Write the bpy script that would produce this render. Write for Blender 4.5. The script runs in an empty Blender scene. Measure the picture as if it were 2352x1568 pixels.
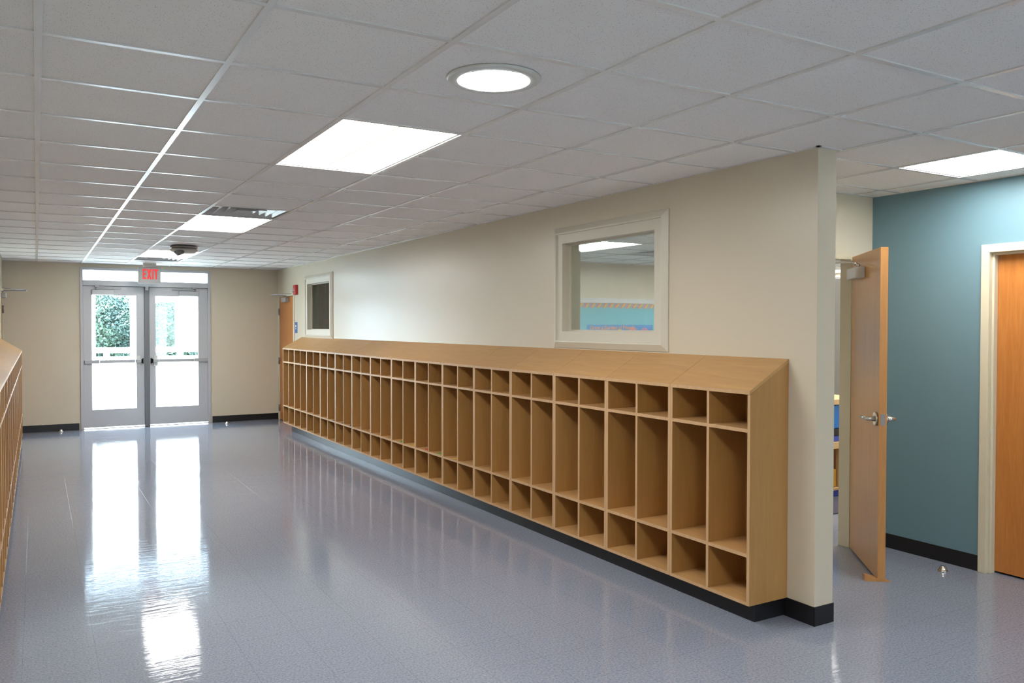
import bpy, bmesh, math, random
from mathutils import Vector, Matrix

# ------------------------------------------------------------------ camera, sky, sun, exposure
scene = bpy.context.scene
C = scene.collection
YAW, PITCH, ROLL, FPX, CAM_Z = 0.528419, -0.019401, 0.001328, 1870.66, 1.5744
f = Vector((math.sin(YAW)*math.cos(PITCH), math.cos(YAW)*math.cos(PITCH), math.sin(PITCH)))
r = Vector((math.cos(YAW), -math.sin(YAW), 0)); u = r.cross(f)
r, u = math.cos(ROLL)*r + math.sin(ROLL)*u, -math.sin(ROLL)*r + math.cos(ROLL)*u
cam_data = bpy.data.cameras.new('camera'); cam_data.sensor_width = 36.0
cam_data.lens = 36.0*FPX/2352.0; cam_data.clip_start = 0.05; cam_data.clip_end = 400
cam = bpy.data.objects.new('camera', cam_data); C.objects.link(cam)
M = Matrix(((r.x, u.x, -f.x, 0), (r.y, u.y, -f.y, 0), (r.z, u.z, -f.z, CAM_Z), (0, 0, 0, 1)))
cam.matrix_world = M
scene.camera = cam

world = bpy.data.worlds.new('sky'); scene.world = world; world.use_nodes = True
wn = world.node_tree.nodes; wl = world.node_tree.links
bg = wn['Background']
bg.inputs['Color'].default_value = (0.60, 0.78, 1.0, 1); bg.inputs['Strength'].default_value = 17.0
sun_d = bpy.data.lights.new('sun', 'SUN'); sun_d.energy = 52.0; sun_d.angle = math.radians(1.0)
sun_d.color = (0.88, 0.94, 1.0)
sun = bpy.data.objects.new('sun', sun_d); C.objects.link(sun)
sun.location = (0, -10, 30)
sun.rotation_euler = Vector((0.35, 0.55, -1.0)).to_track_quat('-Z', 'Y').to_euler()
LAMP = 26.0            # radiance of a lit ceiling panel
scene.view_settings.view_transform = 'Standard'; scene.view_settings.look = 'None'
scene.view_settings.gamma = 1.0; scene.view_settings.use_curve_mapping = False
scene.view_settings.exposure = 0.12

random.seed(7)

# ------------------------------------------------------------------ measures (metres)
XW, XWB = 3.5095, 3.652          # hall face / room face of the right wall
XL = -0.42                       # left wall
YF = 13.83                       # far wall
YEND = 2.864                     # near end of the right wall
YA, XB = 3.78, 5.22              # alcove back wall, blue wall
YREAR = -5.0
CE = 2.506                       # ceiling tile face
COL = {0: 0.0122, 1: 0.5924, 2: 1.1852, 3: 1.8043, 4: 2.4258, 5: 3.057, 6: 3.69, 7: 4.36, 8: 4.99}
for i in range(9, 21): COL[i] = 5.35 + .6096*(i-9)
COL[-1] = XL - .02
ROW = {-2: 1.8299, -1: 2.4113, 0: 3.0095, 1: 3.5515, 2: 4.1537, 3: 4.7673, 4: 5.3786, 5: 5.9843, 6: 6.626, 7: 7.2409,
       8: 7.847, 9: 8.4563, 10: 9.0663, 11: 9.6765, 12: 10.2879, 13: 10.9027, 14: 11.5168}
for j in range(15, 18): ROW[j] = ROW[14] + .61*(j-14)
ROW[18] = YF
for j in range(-3, -18, -1): ROW[j] = ROW[-2] + .61*(j+2)
ROW[-19] = YREAR
ROW = {k: v for k, v in ROW.items() if v > YREAR + .05 or k == -19}
XE = 12.2                        # far side of the classroom

# ------------------------------------------------------------------ materials
def mat(name, col, rough=.5, metal=0., coat=0., spec=.5):
    m = bpy.data.materials.new(name); m.use_nodes = True
    b = m.node_tree.nodes['Principled BSDF']
    b.inputs['Base Color'].default_value = (*col, 1); b.inputs['Roughness'].default_value = rough
    b.inputs['Metallic'].default_value = metal; b.inputs['Coat Weight'].default_value = coat
    b.inputs['Specular IOR Level'].default_value = spec
    return m
class NT:
    def __init__(s, m): s.t = m.node_tree; s.b = s.t.nodes.get('Principled BSDF')
    def n(s, typ, **k):
        x = s.t.nodes.new(typ)
        for a, v in k.items(): setattr(x, a, v)
        return x
    def l(s, a, b): s.t.links.new(a, b)
    def coords(s, scale=(1, 1, 1), kind='Object', rnd=False):
        tc = s.n('ShaderNodeTexCoord'); mp = s.n('ShaderNodeMapping'); mp.inputs['Scale'].default_value = scale
        if rnd:
            oi = s.n('ShaderNodeObjectInfo'); ml = s.n('ShaderNodeMath', operation='MULTIPLY'); ml.inputs[1].default_value = 9.0
            s.l(oi.outputs['Random'], ml.inputs[0]); s.l(ml.outputs[0], mp.inputs['Location'])
        s.l(tc.outputs[kind], mp.inputs['Vector']); return mp.outputs['Vector']
    def noise(s, vec, scale, detail=2, rough=.5, dist=0.):
        x = s.n('ShaderNodeTexNoise'); x.inputs['Scale'].default_value = scale; x.inputs['Detail'].default_value = detail
        x.inputs['Roughness'].default_value = rough; x.inputs['Distortion'].default_value = dist
        s.l(vec, x.inputs['Vector']); return x.outputs['Fac']
    def ramp(s, fac, stops):
        x = s.n('ShaderNodeValToRGB'); e = x.color_ramp.elements
        while len(e) < len(stops): e.new(.5)
        for i, (p, c) in enumerate(stops): e[i].position = p; e[i].color = (*c, 1)
        s.l(fac, x.inputs['Fac']); return x.outputs['Color']
    def mix(s, fac, a, b, mode='MIX'):
        x = s.n('ShaderNodeMix', data_type='RGBA', blend_type=mode)
        for sock, v in ((x.inputs[0], fac), (x.inputs[6], a), (x.inputs[7], b)):
            if isinstance(v, (int, float)): sock.default_value = v
            elif isinstance(v, tuple): sock.default_value = (*v, 1)
            else: s.l(v, sock)
        return x.outputs[2]
    def math(s, op, a, b=None, clamp=False):
        x = s.n('ShaderNodeMath', operation=op, use_clamp=clamp)
        for i, v in enumerate((a, b)):
            if v is None: continue
            if isinstance(v, (int, float)): x.inputs[i].default_value = v
            else: s.l(v, x.inputs[i])
        return x.outputs[0]
    def bump(s, h, strength, dist=.001):
        x = s.n('ShaderNodeBump'); x.inputs['Strength'].default_value = strength; x.inputs['Distance'].default_value = dist
        s.l(h, x.inputs['Height']); s.l(x.outputs['Normal'], s.b.inputs['Normal'])
    def base(s, c): s.l(c, s.b.inputs['Base Color'])

def paint(name, col, rough=.5):
    m = mat(name, col, rough); n = NT(m); v = n.coords()
    fine = n.noise(v, 350, 2); big = n.noise(v, 1.2, 2)
    n.base(n.mix(n.math('MULTIPLY', big, .10), col, tuple(c*.86 for c in col)))
    n.bump(fine, .12, .0006); return m
def wood(name, dark, light, grain='z', rough=.38, fig=1.0):
    m = mat(name, light, rough); n = NT(m)
    sc = {'z': (14, 14, 1.1), 'y': (14, 1.1, 14), 'x': (1.1, 14, 14)}[grain]
    v = n.coords(sc, rnd=True)
    a = n.noise(v, 1.6, 5, .6, 1.2*fig); b = n.noise(v, 9, 3, .5); big = n.noise(n.coords((1, 1, .4)), 1.5, 2)
    fac = n.math('ADD', n.math('MULTIPLY', a, .75), n.math('MULTIPLY', b, .25))
    c = n.ramp(fac, [(.30, dark), (.5, tuple((p+q)/2 for p, q in zip(dark, light))), (.68, light)])
    oi = n.n('ShaderNodeObjectInfo'); c2 = n.mix(n.math('MULTIPLY', oi.outputs['Random'], .16), c, tuple(x*.72 for x in light))
    n.base(n.mix(n.math('MULTIPLY', big, .25), c2, tuple(x*.85 for x in light)))
    n.bump(b, .05, .0004); return m

M_WALL = paint('cream_wall_paint', (.63, .56, .435))
M_WALL.node_tree.nodes['Principled BSDF'].inputs['Roughness'].default_value = .30
M_BLUE = paint('blue_wall_paint', (.150, .265, .315), .5)
M_GREYWALL = paint('grey_green_wall_paint', (.22, .24, .22), .6)
M_FRAME = mat('cream_gloss_frame_paint', (.64, .59, .44), .32)
M_WINFRAME = mat('cream_white_window_paint', (.62, .585, .485), .35)
M_ALU = mat('painted_aluminium', (.50, .50, .52), .40, .25)
M_ALUDARK = mat('grey_steel_mullion', (.17, .18, .19), .45, .3)
M_CLOSER = mat('silver_closer_paint', (.42, .42, .43), .38, .5)
M_CHROME = mat('brushed_chrome', (.62, .61, .58), .22, 1.0)
M_STEEL = mat('dull_steel', (.30, .30, .30), .4, .9)
M_BLACK = mat('black_vinyl', (.008, .008, .010), .35)
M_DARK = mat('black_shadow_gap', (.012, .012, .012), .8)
M_WHITEP = mat('white_plastic', (.62, .63, .60), .4)
M_BEIGEP = mat('beige_plastic', (.52, .50, .46), .45)
M_RED = mat('red_plastic', (.50, .02, .02), .35)
M_SIGNBLUE = mat('blue_sign_plastic', (.03, .10, .34), .4)
M_WHITE = mat('white_print', (.8, .8, .8), .5)
M_VENT = mat('white_vent_enamel', (.55, .56, .57), .3)
M_CONC = mat('sunlit_pale_concrete', (.70, .69, .66), .8)
M_WHITEOUT = mat('white_exterior_paint', (.80, .80, .80), .5)
M_MAPLE = wood('maple_vertical_grain', (.37, .19, .058), (.46, .25, .082), 'z', .42)
M_MAPLEH = wood('maple_long_grain', (.45, .25, .095), (.56, .325, .130), 'y', .36)
M_EDGE = wood('maple_edge_banding', (.48, .29, .14), (.58, .365, .19), 'z', .50)
M_OAK = wood('orange_oak_veneer', (.42, .145, .032), (.58, .225, .052), 'z', .30, 1.6)
M_OAKDARK = wood('brown_oak_veneer', (.50, .25, .075), (.64, .34, .11), 'z', .34, .6)
M_OAKEDGE = wood('oak_lipping', (.42, .19, .06), (.60, .29, .09), 'z', .35, 1.5)

# floor: blue-grey flecked vinyl tiles under wax
M_FLOOR = mat('blue_grey_vinyl_tile', (.27, .29, .36), .10)
n = NT(M_FLOOR); v = n.coords()
a = n.noise(v, 95, 3, .65); b_ = n.noise(n.coords((1, 1.6, 1)), 45, 3, .6); c_ = n.noise(v, 260, 1)
base = n.ramp(a, [(.33, (.125, .150, .235)), (.48, (.215, .238, .305)), (.62, (.290, .304, .350))])
base = n.mix(n.math('MULTIPLY', b_, .55), base, (.255, .275, .33))
spk = n.ramp(c_, [(.24, (.35, .35, .4)), (.30, (1, 1, 1))])
base = n.mix(1.0, base, spk, 'MULTIPLY')
wh = n.ramp(n.noise(n.coords((1, 1, 1), rnd=False), 150, 1, .5), [(.74, (0, 0, 0)), (.80, (1, 1, 1))])
base = n.mix(n.math('MULTIPLY', n.math('ADD', wh, 0.), .35), base, (.62, .60, .56))
br = n.n('ShaderNodeTexBrick'); br.offset = 0; br.inputs['Scale'].default_value = 1
br.inputs['Brick Width'].default_value = .3048; br.inputs['Row Height'].default_value = .3048
br.inputs['Mortar Size'].default_value = .0010; br.inputs['Mortar Smooth'].default_value = 0
br.inputs['Color1'].default_value = (1, 1, 1, 1); br.inputs['Color2'].default_value = (.985, .985, .985, 1); br.inputs['Mortar'].default_value = (.72, .72, .74, 1)
mp = n.n('ShaderNodeMapping'); mp.inputs['Location'].default_value = (.07, .11, 0)
tc = n.n('ShaderNodeTexCoord'); n.l(tc.outputs['Object'], mp.inputs['Vector']); n.l(mp.outputs['Vector'], br.inputs['Vector'])
base = n.mix(1.0, base, br.outputs['Color'], 'MULTIPLY')
n.base(base)
wave = n.noise(n.coords((2.2, 30, 1)), 1.0, 4, .65, .5); big = n.noise(v, 1.1, 1)
h = n.math('ADD', n.math('MULTIPLY', wave, 1.0), n.math('MULTIPLY', br.outputs['Fac'], -.4))
n.bump(h, .30, .0022)
rg = n.n('ShaderNodeMapRange'); n.l(n.noise(v, 2.2, 3), rg.inputs['Value'])
rg.inputs['From Min'].default_value = .3; rg.inputs['From Max'].default_value = .7
rg.inputs['To Min'].default_value = .025; rg.inputs['To Max'].default_value = .075
n.l(rg.outputs[0], n.b.inputs['Roughness'])

# ceiling tile: fissured mineral fibre with fine pin holes
M_TILE = mat('mineral_fibre_ceiling_tile', (.75, .74, .72), .9)
n = NT(M_TILE); v = n.coords()
vo = n.n('ShaderNodeTexVoronoi'); vo.inputs['Scale'].default_value = 135; vo.inputs['Randomness'].default_value = 1
n.l(n.coords((1, 1, 1)), vo.inputs['Vector'])
dist = vo.outputs['Distance']; sep = n.n('ShaderNodeSeparateColor'); n.l(vo.outputs['Color'], sep.inputs[0])
hole = n.math('LESS_THAN', dist, .20); hole = n.math('MULTIPLY', hole, n.math('GREATER_THAN', sep.outputs[0], .40))
fine = n.noise(v, 240, 2, .7)
tc_ = n.mix(n.math('MULTIPLY', fine, .5), (.83, .815, .795), (.735, .72, .70))
n.base(n.mix(n.math('MULTIPLY', hole, .62), tc_, (.13, .13, .13)))
n.bump(n.math('SUBTRACT', fine, hole), .25, .002)
M_TEE = mat('white_enamel_grid', (.71, .71, .70), .27)

# glass: clear, reflecting by fresnel
def glass(name, tint=(.93, .97, .95), wires=False, haze=0.):
    m = bpy.data.materials.new(name); m.use_nodes = True; t = m.node_tree
    t.nodes.remove(t.nodes['Principled BSDF']); n = NT(m)
    out = t.nodes['Material Output']; tr = n.n('ShaderNodeBsdfTransparent'); gl = n.n('ShaderNodeBsdfGlossy')
    tr.inputs['Color'].default_value = (*tint, 1); gl.inputs['Roughness'].default_value = .02
    fr = n.n('ShaderNodeFresnel'); ge = n.n('ShaderNodeNewGeometry'); mr = n.n('ShaderNodeMapRange'); n.l(ge.outputs['Backfacing'], mr.inputs['Value']); mr.inputs['To Min'].default_value = 1.5; mr.inputs['To Max'].default_value = 1/1.5; n.l(mr.outputs[0], fr.inputs['IOR'])
    mx = n.n('ShaderNodeMixShader'); n.l(fr.outputs[0], mx.inputs[0]); n.l(tr.outputs[0], mx.inputs[1]); n.l(gl.outputs[0], mx.inputs[2])
    last = mx.outputs[0]
    if wires:
        tcn = n.n('ShaderNodeTexCoord'); sp = n.n('ShaderNodeSeparateXYZ'); n.l(tcn.outputs['Object'], sp.inputs[0])
        masks = []
        for sg in (1, -1):
            d = n.math('ADD', sp.outputs[1], n.math('MULTIPLY', sp.outputs[2], sg*.75))
            p = n.math('PINGPONG', n.math('ADD', d, 10.0), .0095)
            masks.append(n.math('LESS_THAN', p, .0005))
        w = n.math('MAXIMUM', masks[0], masks[1])
        df = n.n('ShaderNodeBsdfDiffuse'); df.inputs['Color'].default_value = (.42, .43, .40, 1)
        m2 = n.n('ShaderNodeMixShader'); n.l(w, m2.inputs[0]); n.l(last, m2.inputs[1]); n.l(df.outputs[0], m2.inputs[2]); last = m2.outputs[0]
    if haze:
        df = n.n('ShaderNodeBsdfTranslucent'); df.inputs['Color'].default_value = (.8, .9, .9, 1)
        m2 = n.n('ShaderNodeMixShader'); m2.inputs[0].default_value = haze; n.l(last, m2.inputs[1]); n.l(df.outputs[0], m2.inputs[2]); last = m2.outputs[0]
    n.l(last, out.inputs['Surface']); return m
M_GLASS = glass('clear_door_glass'); M_WIRE = glass('wired_safety_glass', (.93, .97, .95), True)
M_TINT = glass('grey_window_glass', (.62, .68, .66)); M_HAZE = glass('hazy_screen_glass', (.8, .9, .9), False, .006)

def emit(name, col, k):
    m = bpy.data.materials.new(name); m.use_nodes = True; t = m.node_tree
    t.nodes.remove(t.nodes['Principled BSDF']); e = t.nodes.new('ShaderNodeEmission')
    e.inputs['Color'].default_value = (*col, 1); e.inputs['Strength'].default_value = k
    t.links.new(e.outputs[0], t.nodes['Material Output'].inputs['Surface']); return m
M_LAMP = emit('lit_lamp_diffuser', (1.0, .985, .95), LAMP)
M_RIB = emit('lit_lamp_basket', (1.0, .95, .86), .95)
M_SKYL = emit('daylight_tube_lens', (.88, .95, 1.0), LAMP*1.1)
M_EXIT = emit('lit_exit_letters', (1.0, .07, .07), 1.0)

def leafmat(name, a, b, k):
    m = mat(name, a, .6); n = NT(m)
    n.base(n.ramp(n.noise(n.coords(), k, 3, .7), [(.35, a), (.62, b)])); return m
M_LEAF = leafmat('green_leaves', (.020, .048, .048), (.048, .085, .060), 1.6)
M_BARK = mat('grey_bark', (.016, .015, .012), .9)
M_GRASS = mat('pale_dry_lawn', (.50, .52, .42), .9)

# ------------------------------------------------------------------ building helpers
ORG = {}
class MB:
    def __init__(s): s.bm = bmesh.new()
    def box(s, x0, x1, y0, y1, z0, z1, mi=0):
        v = [s.bm.verts.new((x, y, z)) for x in (min(x0, x1), max(x0, x1)) for y in (min(y0, y1), max(y0, y1)) for z in (min(z0, z1), max(z0, z1))]
        for q in ((0, 1, 3, 2), (4, 6, 7, 5), (0, 4, 5, 1), (2, 3, 7, 6), (0, 2, 6, 4), (1, 5, 7, 3)):
            fc = s.bm.faces.new([v[i] for i in q]); fc.material_index = mi
        return s
    def prism(s, pts, ext, mi=0):
        a = [s.bm.verts.new(p) for p in pts]; e = Vector(ext); b = [s.bm.verts.new(Vector(p)+e) for p in pts]
        k = len(pts); fs = [s.bm.faces.new(a), s.bm.faces.new(b[::-1])]
        for i in range(k): fs.append(s.bm.faces.new((a[i], b[i], b[(i+1) % k], a[(i+1) % k])))
        for fc in fs: fc.material_index = mi
        return s
    def poly(s, pts, mi=0):
        fc = s.bm.faces.new([s.bm.verts.new(p) for p in pts]); fc.material_index = mi; return s
    def tube(s, pts, rad, seg=12, mi=0, cap=True):
        rads = rad if isinstance(rad, (list, tuple)) else [rad]*len(pts); P = [Vector(p) for p in pts]; rings = []
        for i, p in enumerate(P):
            d = (P[min(i+1, len(P)-1)] - P[max(i-1, 0)]).normalized()
            ref = Vector((0, 0, 1)) if abs(d.z) < .9 else Vector((1, 0, 0))
            a = d.cross(ref).normalized(); b = d.cross(a)
            rings.append([s.bm.verts.new(p + rads[i]*(math.cos(t)*a + math.sin(t)*b)) for t in [2*math.pi*k/seg for k in range(seg)]])
        for r0, r1 in zip(rings, rings[1:]):
            for k in range(seg):
                fc = s.bm.faces.new((r0[k], r0[(k+1) % seg], r1[(k+1) % seg], r1[k])); fc.material_index = mi; fc.smooth = True
        if cap:
            for rr in (rings[0], rings[-1][::-1]): s.bm.faces.new(rr).material_index = mi
        return s
    def lathe(s, c, prof, seg=40, mi=0):     # prof: (radius, z) list around vertical axis at c
        c = Vector(c); rings = []
        for rr, z in prof:
            rings.append([s.bm.verts.new(c + Vector((rr*math.cos(2*math.pi*k/seg), rr*math.sin(2*math.pi*k/seg), z))) for k in range(seg)])
        for r0, r1 in zip(rings, rings[1:]):
            for k in range(seg):
                fc = s.bm.faces.new((r0[k], r0[(k+1) % seg], r1[(k+1) % seg], r1[k])); fc.material_index = mi; fc.smooth = True
        s.bm.faces.new(rings[0]).material_index = mi; s.bm.faces.new(rings[-1][::-1]).material_index = mi
        return s
    def build(s, name, mats, parent=None, loc=None, bevel=0., local=False):
        if not isinstance(mats, (list, tuple)): mats = [mats]
        o0 = Vector(loc) if loc is not None else (ORG[parent.name] if parent else Vector((0, 0, 0)))
        if local: o0 = Vector((0, 0, 0))
        bmesh.ops.recalc_face_normals(s.bm, faces=s.bm.faces)
        if o0.length: bmesh.ops.translate(s.bm, vec=-o0, verts=s.bm.verts)
        me = bpy.data.meshes.new(name); s.bm.to_mesh(me); s.bm.free()
        for m in mats: me.materials.append(m)
        o = bpy.data.objects.new(name, me); C.objects.link(o)
        if parent: o.parent = parent; ORG[o.name] = o0
        else: o.location = o0; ORG[o.name] = o0
        if bevel:
            b = o.modifiers.new('bevel', 'BEVEL'); b.width = bevel; b.segments = 2; b.limit_method = 'ANGLE'
        return o
def tag(o, label=None, cat=None, group=None, kind=None):
    for k, v in (('label', label), ('category', cat), ('group', group), ('kind', kind)):
        if v: o[k] = v
    return o
def empty(name, loc, label, cat, group=None, kind=None, rz=0.):
    o = bpy.data.objects.new(name, None); C.objects.link(o); o.location = loc; o.rotation_euler = (0, 0, rz)
    o.empty_display_size = .1; ORG[o.name] = Vector(loc); return tag(o, label, cat, group, kind)
def kids(o): return [c for c in bpy.data.objects if c.parent == o]
def dup(root, loc, label, rz=None, group=None):
    def cp(o, par):
        c = o.copy(); C.objects.link(c); c.parent = par
        for ch in kids(o): cp(ch, c)
        return c
    c = cp(root, None); c.location = loc
    if rz is not None: c.rotation_euler = (0, 0, rz)
    c['label'] = label
    if group: c['group'] = group
    return c

def wall(name, mats, label, axis, t0, t1, a0, a1, z0, z1, holes=(), mi=lambda a, z: 0):
    """slab of thickness t0..t1 across `axis`, running a0..a1 along the other one, with rectangular holes (a0,a1,z0,z1)"""
    A = sorted({a0, a1, *[h[0] for h in holes], *[h[1] for h in holes]}); Zs = sorted({z0, z1, *[h[2] for h in holes], *[h[3] for h in holes]})
    mb = MB()
    for p, q in zip(A, A[1:]):
        run = []
        for zz, zw in zip(Zs, Zs[1:]):
            am, zm = (p+q)/2, (zz+zw)/2
            if any(h[0] < am < h[1] and h[2] < zm < h[3] for h in holes): continue
            if run and abs(run[-1][1]-zz) < 1e-6: run[-1][1] = zw
            else: run.append([zz, zw])
        for zz, zw in run:
            if axis == 'x': mb.box(t0, t1, p, q, zz, zw)
            else: mb.box(p, q, t0, t1, zz, zw)
    o = mb.build(name, mats); return tag(o, label, 'wall', kind='structure')

# ------------------------------------------------------------------ floor and walls
tag(MB().box(XL-.16, XE, YREAR-.15, YF+.14, -.12, 0).build('floor', M_FLOOR), 'shiny blue-grey flecked vinyl tile floor running the whole hall', 'floor', kind='structure')
D2 = (12.83, 13.745, 0, 2.075)       # door opening in the right wall (y0,y1,z0,z1)
D3 = (12.86, 13.775, 0, 2.075)
W1 = (4.115, 5.24, 1.51, 2.225); W2 = (10.965, 12.07, 1.49, 2.21)
TOPZ = CE + .24
wall('wall_left', [M_WALL], 'cream left wall of the hall above the left cubbies', 'x', XL-.14, XL, YREAR, YF, 0, TOPZ, [D3])
wall('wall_right', [M_WALL], 'long cream right wall of the hall with two wired windows', 'x', XW, XWB, YEND, YF, 0, TOPZ, [D2, W1, W2])
wall('wall_far', [M_WALL], 'cream end wall of the hall around the exit doors', 'y', YF, YF+.14, XL-.14, XE, 0, TOPZ, [(.565, 2.432, 0, 2.447)])
D4 = (4.12, 4.985, 0, 2.055)
wall('wall_alcove', [M_WALL], 'short cream wall over the open classroom door', 'y', YA, YA+.07, XWB, XE, 0, TOPZ, [(D4[0], D4[1], 0, D4[3])])
D5 = (2.02, 2.93, 0, 2.04)
wall('wall_blue', [M_BLUE, M_WALL], 'blue accent wall beside the right wooden door', 'x', XB, XB+.14, YREAR, YA, 0, TOPZ, [(D5[0]-.048, D5[1]+.048, 0, D5[3]+.048)])
wall('wall_rear', [M_WALL], 'cream wall closing the hall behind the viewer', 'y', YREAR-.14, YREAR, XL-.14, XE, 0, TOPZ, [(3.5, 4.2, .1, 2.25)])
MB().box(3.5, 4.2, YREAR-.09, YREAR-.08, .1, 2.25).build('fill_window', M_GLASS); tag(bpy.data.objects['fill_window'], 'added unseen window in the wall behind the viewer, letting in fill light', 'window', kind='structure')  # unseen opening added so daylight fills the hall from behind
MB().box(-20, 30, -40, YREAR-.15, -.15, -.02).build('forecourt', M_CONC); tag(bpy.data.objects['forecourt'], 'pale concrete forecourt behind the viewer', 'ground', kind='structure')
wall('wall_classroom_side', [M_WALL], 'cream outer wall of the classroom', 'x', XE, XE+.14, YREAR, YF, 0, TOPZ)
wall('wall_classroom_back', [M_WALL], 'cream classroom back wall behind the bulletin board', 'y', 9.80, 9.92, XWB, XE, 0, TOPZ)
wall('wall_storeroom', [M_GREYWALL], 'grey-green wall inside the dark room behind the far window', 'y', 13.0, 13.1, XWB, 6.4, 0, TOPZ)
wall('wall_storeroom_side', [M_GREYWALL], 'grey side wall inside the dark room behind the far window', 'x', 6.4, 6.5, 9.92, YF, 0, TOPZ)

# ------------------------------------------------------------------ ceiling: tiles, deck above, tee grid
skip = {}
LIGHTS = [(2, 1, 3), (2, 7, 9), (2, 13, 15), (2, -5, -3), (2, -11, -9), (9, 7, 9), (15, 6, 8), (7, -11, -9), (13, 2, 4), (10, 2, 4), (19, 9, 11), (13, 7, 9)]
SQ = (7, -1)
VENTS = [(2, 6), (2, 15), (11, 8)]
for c, a, b in LIGHTS:
    for j in range(a, b): skip[(c, j)] = (c, a)
skip[SQ] = 1
for v_ in VENTS: skip[v_] = 1
ci = sorted(COL); rj = sorted(ROW)
mb = MB()
for a, b in zip(ci, ci[1:]):
    for c, d in zip(rj, rj[1:]):
        if (a, c) in skip: continue
        if COL[a] < XL-.2: continue
        mb.box(COL[a], COL[b], ROW[c], ROW[d], CE, CE+.018)
mb.box(XL-.14, XE+.14, YREAR-.14, YF+.14, TOPZ, TOPZ+.1, 1)
tag(mb.build('ceiling', [M_TILE, M_DARK]), 'dropped ceiling of square speckled white acoustic tiles', 'ceiling', kind='structure')
mb = MB(); tw = .012
x0, x1 = XL, XE
for a in ci:
    if a >= 0: mb.box(COL[a]-tw, COL[a]+tw, YREAR, YF, CE-.0058, CE)
for c in rj:
    if c in (18, -19): continue
    for a, b in zip(ci, ci[1:]):
        if (a, c-1) in skip and isinstance(skip[(a, c-1)], tuple) and skip[(a, c-1)] == skip.get((a, c)): continue
        mb.box(max(COL[a], XL)+(tw if a >= 0 else 0), COL[b]-tw, ROW[c]-tw, ROW[c]+tw, CE-.0054, CE)
tag(mb.build('trim_1', M_TEE), 'white metal grid that carries the ceiling tiles', 'trim', kind='structure')
mb = MB()                                # wall angle along the walls
for (a, b, c, d) in ((XW-.02, XW, YEND-.02, YF), (XL, XL+.02, YREAR, YF), (XL, XW, YF-.02, YF), (XW-.02, XWB+.02, YEND-.02, YEND),
                     (XWB, XWB+.02, YEND, YA), (XWB, XB, YA-.02, YA), (XB-.02, XB, YREAR, YA)):
    mb.box(a, b, c, d, CE-.0062, CE+.0)
tag(mb.build('trim_2', M_TEE), 'thin white angle strip where the ceiling meets the walls', 'trim', kind='structure')

# ------------------------------------------------------------------ baseboards
BH = .1016
def base(name, label, boxes):
    mb = MB()
    for b in boxes: mb.box(*b, 0, BH)
    tag(mb.build(name, M_BLACK, bevel=.002), label, 'baseboard', kind='structure')
Y0, PITCH_U, NU = 3.044, .624, 15
YLK = Y0 + PITCH_U*NU                     # far end of the right cubbies
base('baseboard_right', 'black plinth and baseboard under the right cubby row and round the wall end',
     [(3.2815, XW, 3.062, 12.14), (XW-.006, XW, YEND-.006, 3.062), (XW-.006, XWB+.006, YEND-.006, YEND), (XWB, XWB+.006, YEND, YA), (XW-.006, XW, 12.14, 12.78)])
YL1 = 12.83; NL = 13
base('baseboard_left', 'black plinth under the left cubby row', [(XL, -.235, YL1-NL*PITCH_U, YL1-.2), (XL, XL+.006, YREAR, YL1-NL*PITCH_U)])
base('baseboard_far', 'black baseboard either side of the exit doors', [(XL, .545, YF-.006, YF), (2.452, XW, YF-.006, YF)])
base('baseboard_blue', 'black baseboard at the foot of the blue wall', [(XB-.006, XB, 2.985, YA), (XB-.006, XB, YREAR, 1.95)])
base('baseboard_alcove', 'black baseboard of the wall with the open classroom door', [(XWB+.006, 4.07, YA-.006, YA), (5.036, XB-.006, YA-.006, YA)])

# ------------------------------------------------------------------ cubby units
def make_unit(D, label, name='cubby_unit'):
    W, t, zb, zf, zk = .623, .019, .100, 1.236, 1.397
    root = empty(name, (0, 0, 0), label, 'cubby')
    h = W/2; und = .0205
    def ztop(x): return zk + (zf-zk)*(-x/D) - und
    def edge(mb):
        mb.bm.normal_update()
        bmesh.ops.recalc_face_normals(mb.bm, faces=mb.bm.faces)
        for fc in mb.bm.faces:
            if fc.normal.x < -.9: fc.material_index = 1
        return mb
    for s in (-1, 1):
        ya, yb = (s*h, s*(h-t))
        edge(MB().prism([(0, ya, zb), (-D, ya, zb), (-D, ya, ztop(-D)), (0, ya, ztop(0))], (0, yb-ya, 0))).build('side_panel', [M_MAPLE, M_EDGE], root)
    edge(MB().prism([(-.006, -t/2, zb+.018), (-D, -t/2, zb+.018), (-D, -t/2, ztop(-D)), (-.006, -t/2, ztop(-.006))], (0, t, 0))).build('divider_panel', [M_MAPLE, M_EDGE], root)
    MB().box(-.006, 0, -h+t, h-t, zb+.018, ztop(0)).build('back_panel', M_MAPLE, root)
    edge(MB().box(-D, 0, -h+t, h-t, zb, zb+.018)).build('bottom_panel', [M_MAPLEH, M_EDGE], root)
    for z in (.354, 1.014):
        for s in (-1, 1):
            a, b = (t/2, h-t) if s > 0 else (-h+t, -t/2)
            edge(MB().box(-D, -.006, a, b, z, z+t)).build('shelf', [M_MAPLEH, M_EDGE], root)
    e = .004; sl = (zf-zk)/(-D)
    edge(MB().prism([(0, -h+.0004, zk), (-D-e, -h+.0004, zf-e*.5), (-D-e, -h+.0004, zf-und-.001), (0, -h+.0004, zk-und)], (0, 2*h-.0008, 0))).build('top_panel', [M_MAPLEH, M_EDGE], root)
    return root
ORD = ['first', 'second', 'third', 'fourth', 'fifth', 'sixth', 'seventh', 'eighth', 'ninth', 'tenth', 'eleventh', 'twelfth', 'thirteenth', 'fourteenth', 'fifteenth']
def rlab(i):
    if i == 0: return 'maple two-bay cubby unit at the near end of the right row, side panel exposed'
    if i == NU-1: return 'maple two-bay cubby unit at the far end of the right row, beside wooden door'
    return 'maple two-bay cubby unit in the right row, %s from its near end' % ORD[i]
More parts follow.
